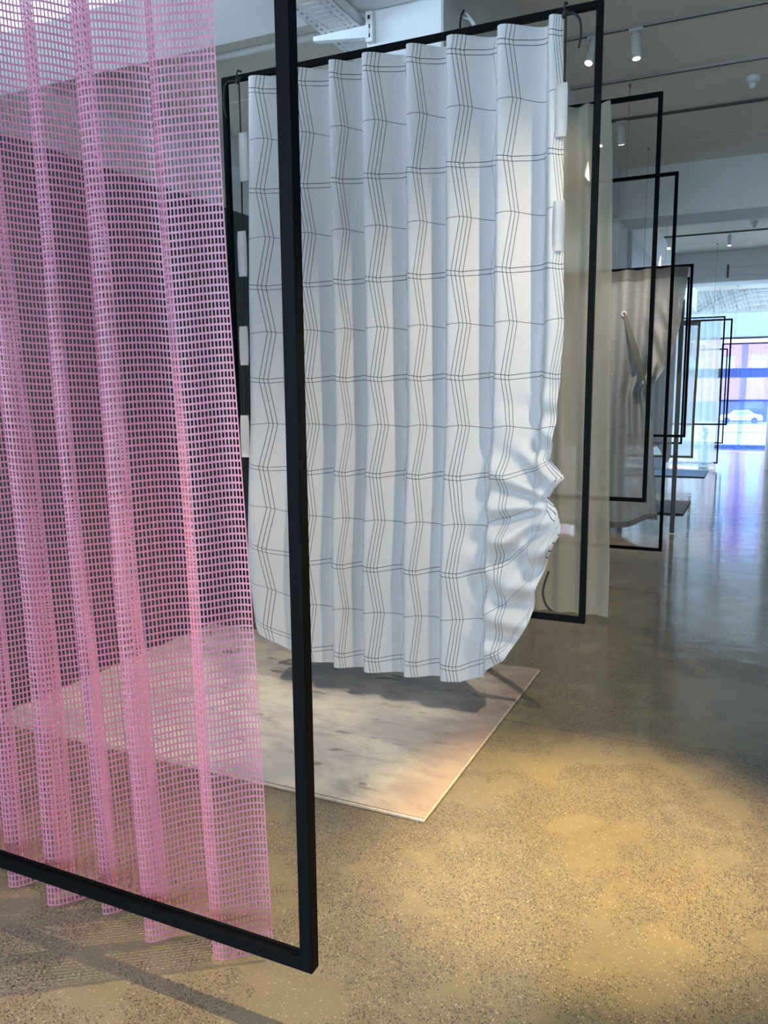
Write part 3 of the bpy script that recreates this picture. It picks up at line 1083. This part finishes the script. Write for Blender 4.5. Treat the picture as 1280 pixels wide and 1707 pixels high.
# grey linen curtain pulled aside by a strap
def grey_curtain():
    y = YE - 0.05
    zt, zb = 2.928, 0.06
    xl, xr, xm = -2.45, -0.742, -1.62
    kn, x, sg = [], xl, 1
    rr = np.random.default_rng(11)
    while x < xr - 0.06:
        kn.append((x, sg * 0.045 * rr.uniform(0.7, 1.2)))
        x += 0.12 * rr.uniform(0.8, 1.2)
        sg = -sg
    kn.append((xr, 0.0))
    px, py, _ = foldpath(kn, 8)
    nu, nv = len(px), 130
    z = np.linspace(zt, zb, nv)
    Z = z[:, None] * np.ones((1, nu))
    X0 = px[None, :] * np.ones((nv, 1))
    xe = interp(Z, [0.05, 0.2, 0.7, 1.1, 1.4, 1.52, 1.60, 1.70, 1.9, 2.15, 2.35, 2.77, 2.93],
                [-0.945, -0.955, -1.01, -1.03, -1.075, -1.10, -1.09, -1.0, -0.885, -0.825, -0.795, -0.752, -0.742])
    tx = np.clip((X0 - xm) / (xr - xm), 0, 1)
    X = np.where(X0 > xm, xm + (X0 - xm) * (1 - (1 - (xe - xm) / (xr - xm)) * tx ** 0.7), X0)
    pinch = np.exp(-((Z - 1.60) / 0.30) ** 2) * sstep(X0, -1.35, -1.0)
    D = py[None, :] * interp(Z, [0, 1.5, 2.9], [0.8, 0.9, 1.0]) * (1 + 0.8 * pinch)
    # drapes run from the top right corner to the gather
    swag = 0.035 * np.sin((X0 * 0.9 + Z * 0.55) * 34) * sstep(X0, -1.25, -0.9) * sstep(Z, 1.45, 1.7) * sstep(Z, 2.75, 2.2)
    bulge = -0.06 * np.exp(-((Z - 1.66) / 0.10) ** 2) * sstep(X0, -1.12, -0.95)
    fold = 0.030 * np.sin(X0 * 26) * sstep(Z, 1.5, 0.6) * sstep(X0, -1.5, -1.2)
    Y = y + D + swag + bulge + fold
    rise = 0.12 * sstep(X0, -1.30, -0.85)
    Z2 = zt - (zt - Z) * (zt - zb - rise) / (zt - zb)
    t = thing('grey_curtain', 'grey linen curtain pulled aside by a strap through an eyelet', 'curtain', (-1.6, y, zb))
    P = np.stack([X, Y, Z2], 2)
    mk('cloth', P.reshape(-1, 3), gridfaces(nu, nv), M_GREY, t, smooth=True)
    k = 6
    Q = P[:k].copy()
    Q[:, :, 1] -= 0.004
    mk('header_band', Q.reshape(-1, 3), gridfaces(nu, k), M_GREYD, t, smooth=True)
    Q = P[-4:].copy()
    Q[:, :, 1] -= 0.004
    mk('hem_band', Q.reshape(-1, 3), gridfaces(nu, 4), M_GREYD, t, smooth=True)
    # eyelet
    ex, ez = -1.385, 2.455
    ey = y - 0.05
    ring = [(ex + 0.024 * math.cos(a), ey, ez + 0.024 * math.sin(a)) for a in np.linspace(0, 2 * PI, 25)]
    G().tube(ring, 0.008, 8).build('eyelet', M_EYELET, t, True)
    # strap: broad flat band from the eyelet to the gather
    g = G()
    a = np.array([ex + 0.005, ey - 0.01, ez])
    b = np.array([-1.10, y - 0.13, 1.64])
    n = 12
    for q in range(n + 1):
        f = q / n
        p = a + (b - a) * f + np.array([0, -0.02 * math.sin(PI * f), 0])
        w = 0.014 + 0.020 * math.sin(PI * min(1, f * 1.1))
        for s_, dy in ((-1, 0.0), (1, 0.0), (1, 0.004), (-1, 0.004)):
            g.v.append((p[0] + s_ * w * 0.92, p[1] + dy, p[2] + s_ * w * 0.35))
    for q in range(n):
        for c in range(4):
            i0, i1 = q * 4 + c, q * 4 + (c + 1) % 4
            g.f.append((i0, i1, i1 + 4, i0 + 4))
    g.f += [(3, 2, 1, 0), tuple(n * 4 + c for c in range(4))]
    g.build('strap', M_STRAP, t)


grey_curtain()
curtain('mauve_curtain', 'mauve grey curtain with a lifted hem behind the strapped linen one', M_MAUVE, -2.7, -1.10, YE2 - 0.05, 3.165, 0.62, 0.16, 0.035, seed=5,
        hemf=lambda x: 0.80 - 0.24 * np.exp(-((x + 1.16) / 0.08) ** 2) - 0.15 * np.exp(-((x + 1.42) / 0.05) ** 2), header=(M_GREYD, 0.03))
curtain('trimmed_sheer', 'pale striped sheer edged with brown tape', M_SHEER2, -2.7, -1.02, 15.94, 2.845, 0.34, 0.14, 0.02, seed=8,
        header=(M_GREYD, 0.035), trim=(M_TRIM, 0.045), drift=0.02)
curtain('blue_sheer', 'pale blue sheer beside the brown edged one, reaching the floor', M_SHEER1, -2.7, -0.742, 17.69, 3.03, 0.02, 0.15, 0.025, seed=9)
# violet voile at the window: loose at the left, bunched in the middle
curtain('violet_voile', 'violet blue voile with a bunched fold hanging at the far window', M_BLUE, -0.86, -0.27, 22.665, 2.735, 0.03, 0.09, 0.03, seed=12,
        edge=(-0.6, [0.0, 0.6, 1.5, 2.73], [-0.36, -0.31, -0.27, -0.27]))
curtain('violet_voile', 'violet blue voile hanging smooth at the far window, beside the bunched one', M_BLUE, -0.42, 1.6, 22.575, 2.735, 0.03, 0.11, 0.03, seed=13)

# ================================================================= STANDING POST
tp = thing('floor_stand', 'slim dark green grey post standing on the floor by the grey curtains', 'stand', (-0.80, 9.52, 0))
G().bbox((-0.825, 9.50, 0.008), (-0.777, 9.545, 2.60), 0.003).build('post', M_POST, tp)
G().bbox((-0.84, 9.48, 0.0), (-0.755, 9.565, 0.008), 0.002).build('base_plate', M_STEEL, tp)


# ================================================================= RUGS
def rug(x0, x1, y0, y1, mat, emat, label, h=0.018):
    t = thing('rug', label, 'rug', ((x0 + x1) / 2, (y0 + y1) / 2, 0))
    nx, ny = 40, 30
    xs, ys = np.linspace(x0 + 0.006, x1 - 0.006, nx), np.linspace(y0 + 0.006, y1 - 0.006, ny)
    X, Y = np.meshgrid(xs, ys)
    Z = h + 0.0015 * np.sin(X * 7) * np.sin(Y * 5)
    P = np.stack([X, Y, Z], 2).reshape(-1, 3)
    mk('pile', P, gridfaces(nx, ny), mat, t, smooth=True)
    mk('binding', *bevbox((x0, y0, 0.0), (x1, y1, h - 0.003), 0.004), emat, t)


rug(-3.44, -1.07, 2.645, 4.467, M_RUG1, M_RUG1E, 'large faded beige rug lying under the checked curtain')
rug(-3.2, -0.79, 10.97, 12.3, M_RUG2, M_RUGD, 'grey lilac rug beyond the strapped curtain')
rug(-3.2, -0.80, 15.72, 17.0, M_RUG3, M_RUGD, 'blue grey rug below the brown edged sheer')


# ================================================================= CABLE TRAY, BRACKETS
def cable_tray():
    x0, x1, z = -2.25, -2.012, 3.555
    y0, y1 = 2.2, 9.9
    t = thing('cable_tray', 'white perforated cable tray running under the beam past the column', 'cable tray', ((x0 + x1) / 2, y0, z))
    g = G()
    # bottom sheet built as strips with open slots
    w = x1 - x0
    rows = [(0.00, 0.10, None), (0.10, 0.15, 'long'), (0.15, 0.26, None), (0.26, 0.31, 'long'), (0.31, 0.36, None),
            (0.36, 0.64, 'cross'), (0.64, 0.69, None), (0.69, 0.74, 'long'), (0.74, 0.85, None), (0.85, 0.90, 'long'), (0.90, 1.0, None)]
    th = 0.002
    for a, b, kind in rows:
        xa, xb = x0 + w * a, x0 + w * b
        if kind is None:
            g.box((xa, y0, z), (xb, y1, z + th))
        else:
            pitch = 0.05
            y = y0
            gap = 0.028 if kind == 'long' else 0.009
            while y < y1:
                g.box((xa, y, z), (xb, min(y1, y + pitch - gap), z + th))
                y += pitch
    g.build('slotted_sheet', M_STEEL, t)
    for xx in (x0, x1 - 0.002):
        G().box((xx, y0, z), (xx + 0.002, y1, z + 0.055)).build('side_rail', M_STEEL, t)
    # cantilever arm and slotted channel fixed to the column
    b = thing('wall_bracket', 'white cantilever bracket on the column carrying the cable tray', 'bracket', (-2.1, 4.1, 3.5))
    v = [(-2.30, 4.085, 3.530), (-1.965, 4.085, 3.490), (-1.965, 4.085, 3.552), (-2.30, 4.085, 3.552),
         (-2.30, 4.125, 3.530), (-1.965, 4.125, 3.490), (-1.965, 4.125, 3.552), (-2.30, 4.125, 3.552)]
    mk('arm', v, [(0, 1, 2, 3), (7, 6, 5, 4), (0, 4, 5, 1), (1, 5, 6, 2), (2, 6, 7, 3), (3, 7, 4, 0)], M_STEEL, b)
    g = G().bbox((-1.985, 4.088, 3.47), (-1.945, 4.128, 3.62), 0.002)
    g.build('channel', M_STEEL, b)
    for q in range(3):
        mk('slot', *boxgeo((-1.972, 4.0865, 3.49 + q * 0.045), (-1.958, 4.089, 3.51 + q * 0.045)), M_SLOT, b)
    h = thing('hook_bracket', 'small white bracket with a black cable on the side of the column', 'bracket', (-1.54, 4.45, 3.5))
    G().tube([(-1.560, 4.42, 3.68), (-1.50, 4.42, 3.60), (-1.475, 4.42, 3.56)], 0.010, 8).build('arm', M_STEEL, h, True)
    G().tube([(-1.475, 4.42, 3.55), (-1.52, 4.42, 3.62), (-1.562, 4.42, 3.64)], 0.007, 8).build('brace', M_STEEL, h, True)
    G().tube(bez([(-1.54, 4.38, 3.66), (-1.56, 4.38, 3.6), (-1.559, 4.38, 3.4), (-1.559, 4.38, 3.0), (-1.559, 4.38, 2.0)], 5), 0.005, 6).build('cable', M_CORD, h, True)


cable_tray()


# ================================================================= POTTED PLANT
def plant(x, y):
    t = thing('potted_plant', 'leafy pot plant standing on the floor behind the pale blue sheer', 'plant', (x, y, 0))
    G().tube([(x, y, 0), (x, y, 0.02), (x, y, 0.26), (x, y, 0.28), (x, y, 0.25)], [0.09, 0.10, 0.13, 0.125, 0.11], 20).build('pot', M_POT, t, True)
    G().tube([(x, y, 0.24), (x + 0.01, y, 0.5), (x, y, 0.75)], [0.018, 0.014, 0.008], 8).build('stem', M_LEAF, t, True)
    rr = random.Random(3)
    for k in range(22):
        a = k * 2.4
        z = 0.40 + 0.34 * k / 21
        L = rr.uniform(0.17, 0.28)
        el = rr.uniform(0.1, 1.0) + 0.5 * k / 21
        d = np.array([math.cos(a) * math.cos(el), math.sin(a) * math.cos(el), math.sin(el)])
        s = np.array([-math.sin(a), math.cos(a), 0])
        p0 = np.array([x, y, z])
        v, f = [], []
        n = 6
        for q in range(n + 1):
            u = q / n
            c = p0 + d * L * u + np.array([0, 0, -0.10 * u * u])
            w = 0.045 * math.sin(PI * (0.08 + 0.9 * u)) + 0.002
            v += [tuple(c - s * w), tuple(c + np.array([0, 0, -0.006])), tuple(c + s * w)]
        for q in range(n):
            b = q * 3
            f += [(b, b + 1, b + 4, b + 3), (b + 1, b + 2, b + 5, b + 4)]
        mk('leaf', v, f, M_LEAF, t, True)


plant(-1.0, 18.9)

# ================================================================= OUTSIDE
GZ = -2.2
mk('ground', *boxgeo((-60, WIN_Y + 0.7, GZ - 0.2), (60, 140, GZ)), M_PAVE, kind='structure')
YF = 98.0
bld = thing('brick_building', 'red brick building with rows of tall windows across the street', 'building', (0, YF, GZ))
wins = []
for c in range(-9, 9):
    for r_ in range(4):
        x = 0.0 + c * 3.25 - 0.75
        z = 2.9 + r_ * 3.65
        wins.append((x, z))
# facade as piers and spandrels around real openings
g = G()
zs = [GZ + 2.25]
W, HGT = 1.5, 2.1
xs0, xs1 = -34.0, 30.0
rowz = sorted({z for _, z in wins})
prev = GZ + 2.3
for z in rowz:
    g.box((xs0, YF, prev), (xs1, YF + 0.6, z))
    colx = sorted({x for x, _ in wins})
    px_ = xs0
    for x in colx:
        g.box((px_, YF, z), (x, YF + 0.6, z + HGT))
        px_ = x + W
    g.box((px_, YF, z), (xs1, YF + 0.6, z + HGT))
    prev = z + HGT
g.box((xs0, YF, prev), (xs1, YF + 0.6, prev + 6))
g.build('facade', M_BRICK, bld)
mk('shop_front', *boxgeo((xs0, YF + 0.1, GZ), (xs1, YF + 0.7, GZ + 2.3)), M_SHOP, bld)
pane_me = frame_me = None
for x, z in wins:
    fo = None
    if frame_me is None:
        g = G()
        for lo, hi in (((0, 0.1, 0), (W, 0.3, 0.1)), ((0, 0.1, HGT - 0.1), (W, 0.3, HGT)), ((0, 0.1, 0.1), (0.1, 0.3, HGT - 0.1)),
                       ((W - 0.1, 0.1, 0.1), (W, 0.3, HGT - 0.1)), ((W / 2 - 0.05, 0.12, 0.1), (W / 2 + 0.05, 0.28, HGT - 0.1)), ((0.1, 0.12, HGT * .6), (W - 0.1, 0.28, HGT * .6 + 0.09))):
            g.box(lo, hi)
        me = bpy.data.meshes.new('far_window')
        me.from_pydata(g.v, [], g.f)
        me.materials.append(M_FARFRAME)
        frame_me = me
        me = bpy.data.meshes.new('far_pane')
        v, f = boxgeo((0.02, 0.2, 0.02), (W - 0.02, 0.24, HGT - 0.02))
        me.from_pydata(v, [], f)
        me.materials.append(M_FARGLASS)
        pane_me = me
    fo = bpy.data.objects.new('far_window', frame_me)
    COL.objects.link(fo)
    link(fo, (x, YF, z), bld)
    po = bpy.data.objects.new('pane', pane_me)
    COL.objects.link(po)
    link(po, (x, YF, z), fo)
# railing
YR = 57.0
rl = thing('street_railing', 'grey metal railing of upright bars across the street outside', 'railing', (0, YR, GZ))
for z in (GZ + 0.9, GZ + 0.1):
    mk('rail', *boxgeo((-8, YR, z), (6, YR + 0.05, z + 0.06)), M_FENCE, rl)
bar_me = None
for k in range(94):
    x = -7.95 + k * 0.148
    if bar_me is None:
        bar_me = bpy.data.meshes.new('bar')
        v, f = boxgeo((-0.014, -0.014, 0), (0.014, 0.014, 0.82))
        bar_me.from_pydata(v, [], f)
        bar_me.materials.append(M_FENCE)
    bo = bpy.data.objects.new('bar', bar_me)
    COL.objects.link(bo)
    link(bo, (x, YR + 0.025, GZ + 0.13), rl)


def car(x, y, label):
    t = thing('parked_car', label, 'car', (x, y, GZ))
    prof = [(-2.1, .35), (-2.15, .7), (-1.95, .88), (-1.2, .95), (-.7, 1.38), (.7, 1.42), (1.4, .98), (2.0, .9), (2.15, .65), (2.1, .35)]
    n = len(prof)
    v = [(x + a, y - 0.85, GZ + b) for a, b in prof] + [(x + a, y + 0.85, GZ + b) for a, b in prof]
    f = [tuple(range(n)), tuple(range(2 * n - 1, n - 1, -1))] + [(i, i + n, (i + 1) % n + n, (i + 1) % n) for i in range(n)]
    mk('body', v, f, M_CARW, t)
    mk('side_window', *boxgeo((x - 0.75, y - 0.87, GZ + 0.98), (x + 0.95, y - 0.85, GZ + 1.3)), M_FARGLASS, t)
    for dx in (-1.35, 1.35):
        for dy in (-0.86, 0.68):
            G().tube([(x + dx, y + dy, GZ + 0.34), (x + dx, y + dy + 0.1, GZ + 0.34), (x + dx, y + dy + 0.18, GZ + 0.34)], 0.34, 16).build('wheel', M_TYRE, t)


car(-1.5, 94.0, 'pale parked car outside, left of the two in the street')
car(3.4, 94.0, 'pale parked car outside, right of the two in the street')
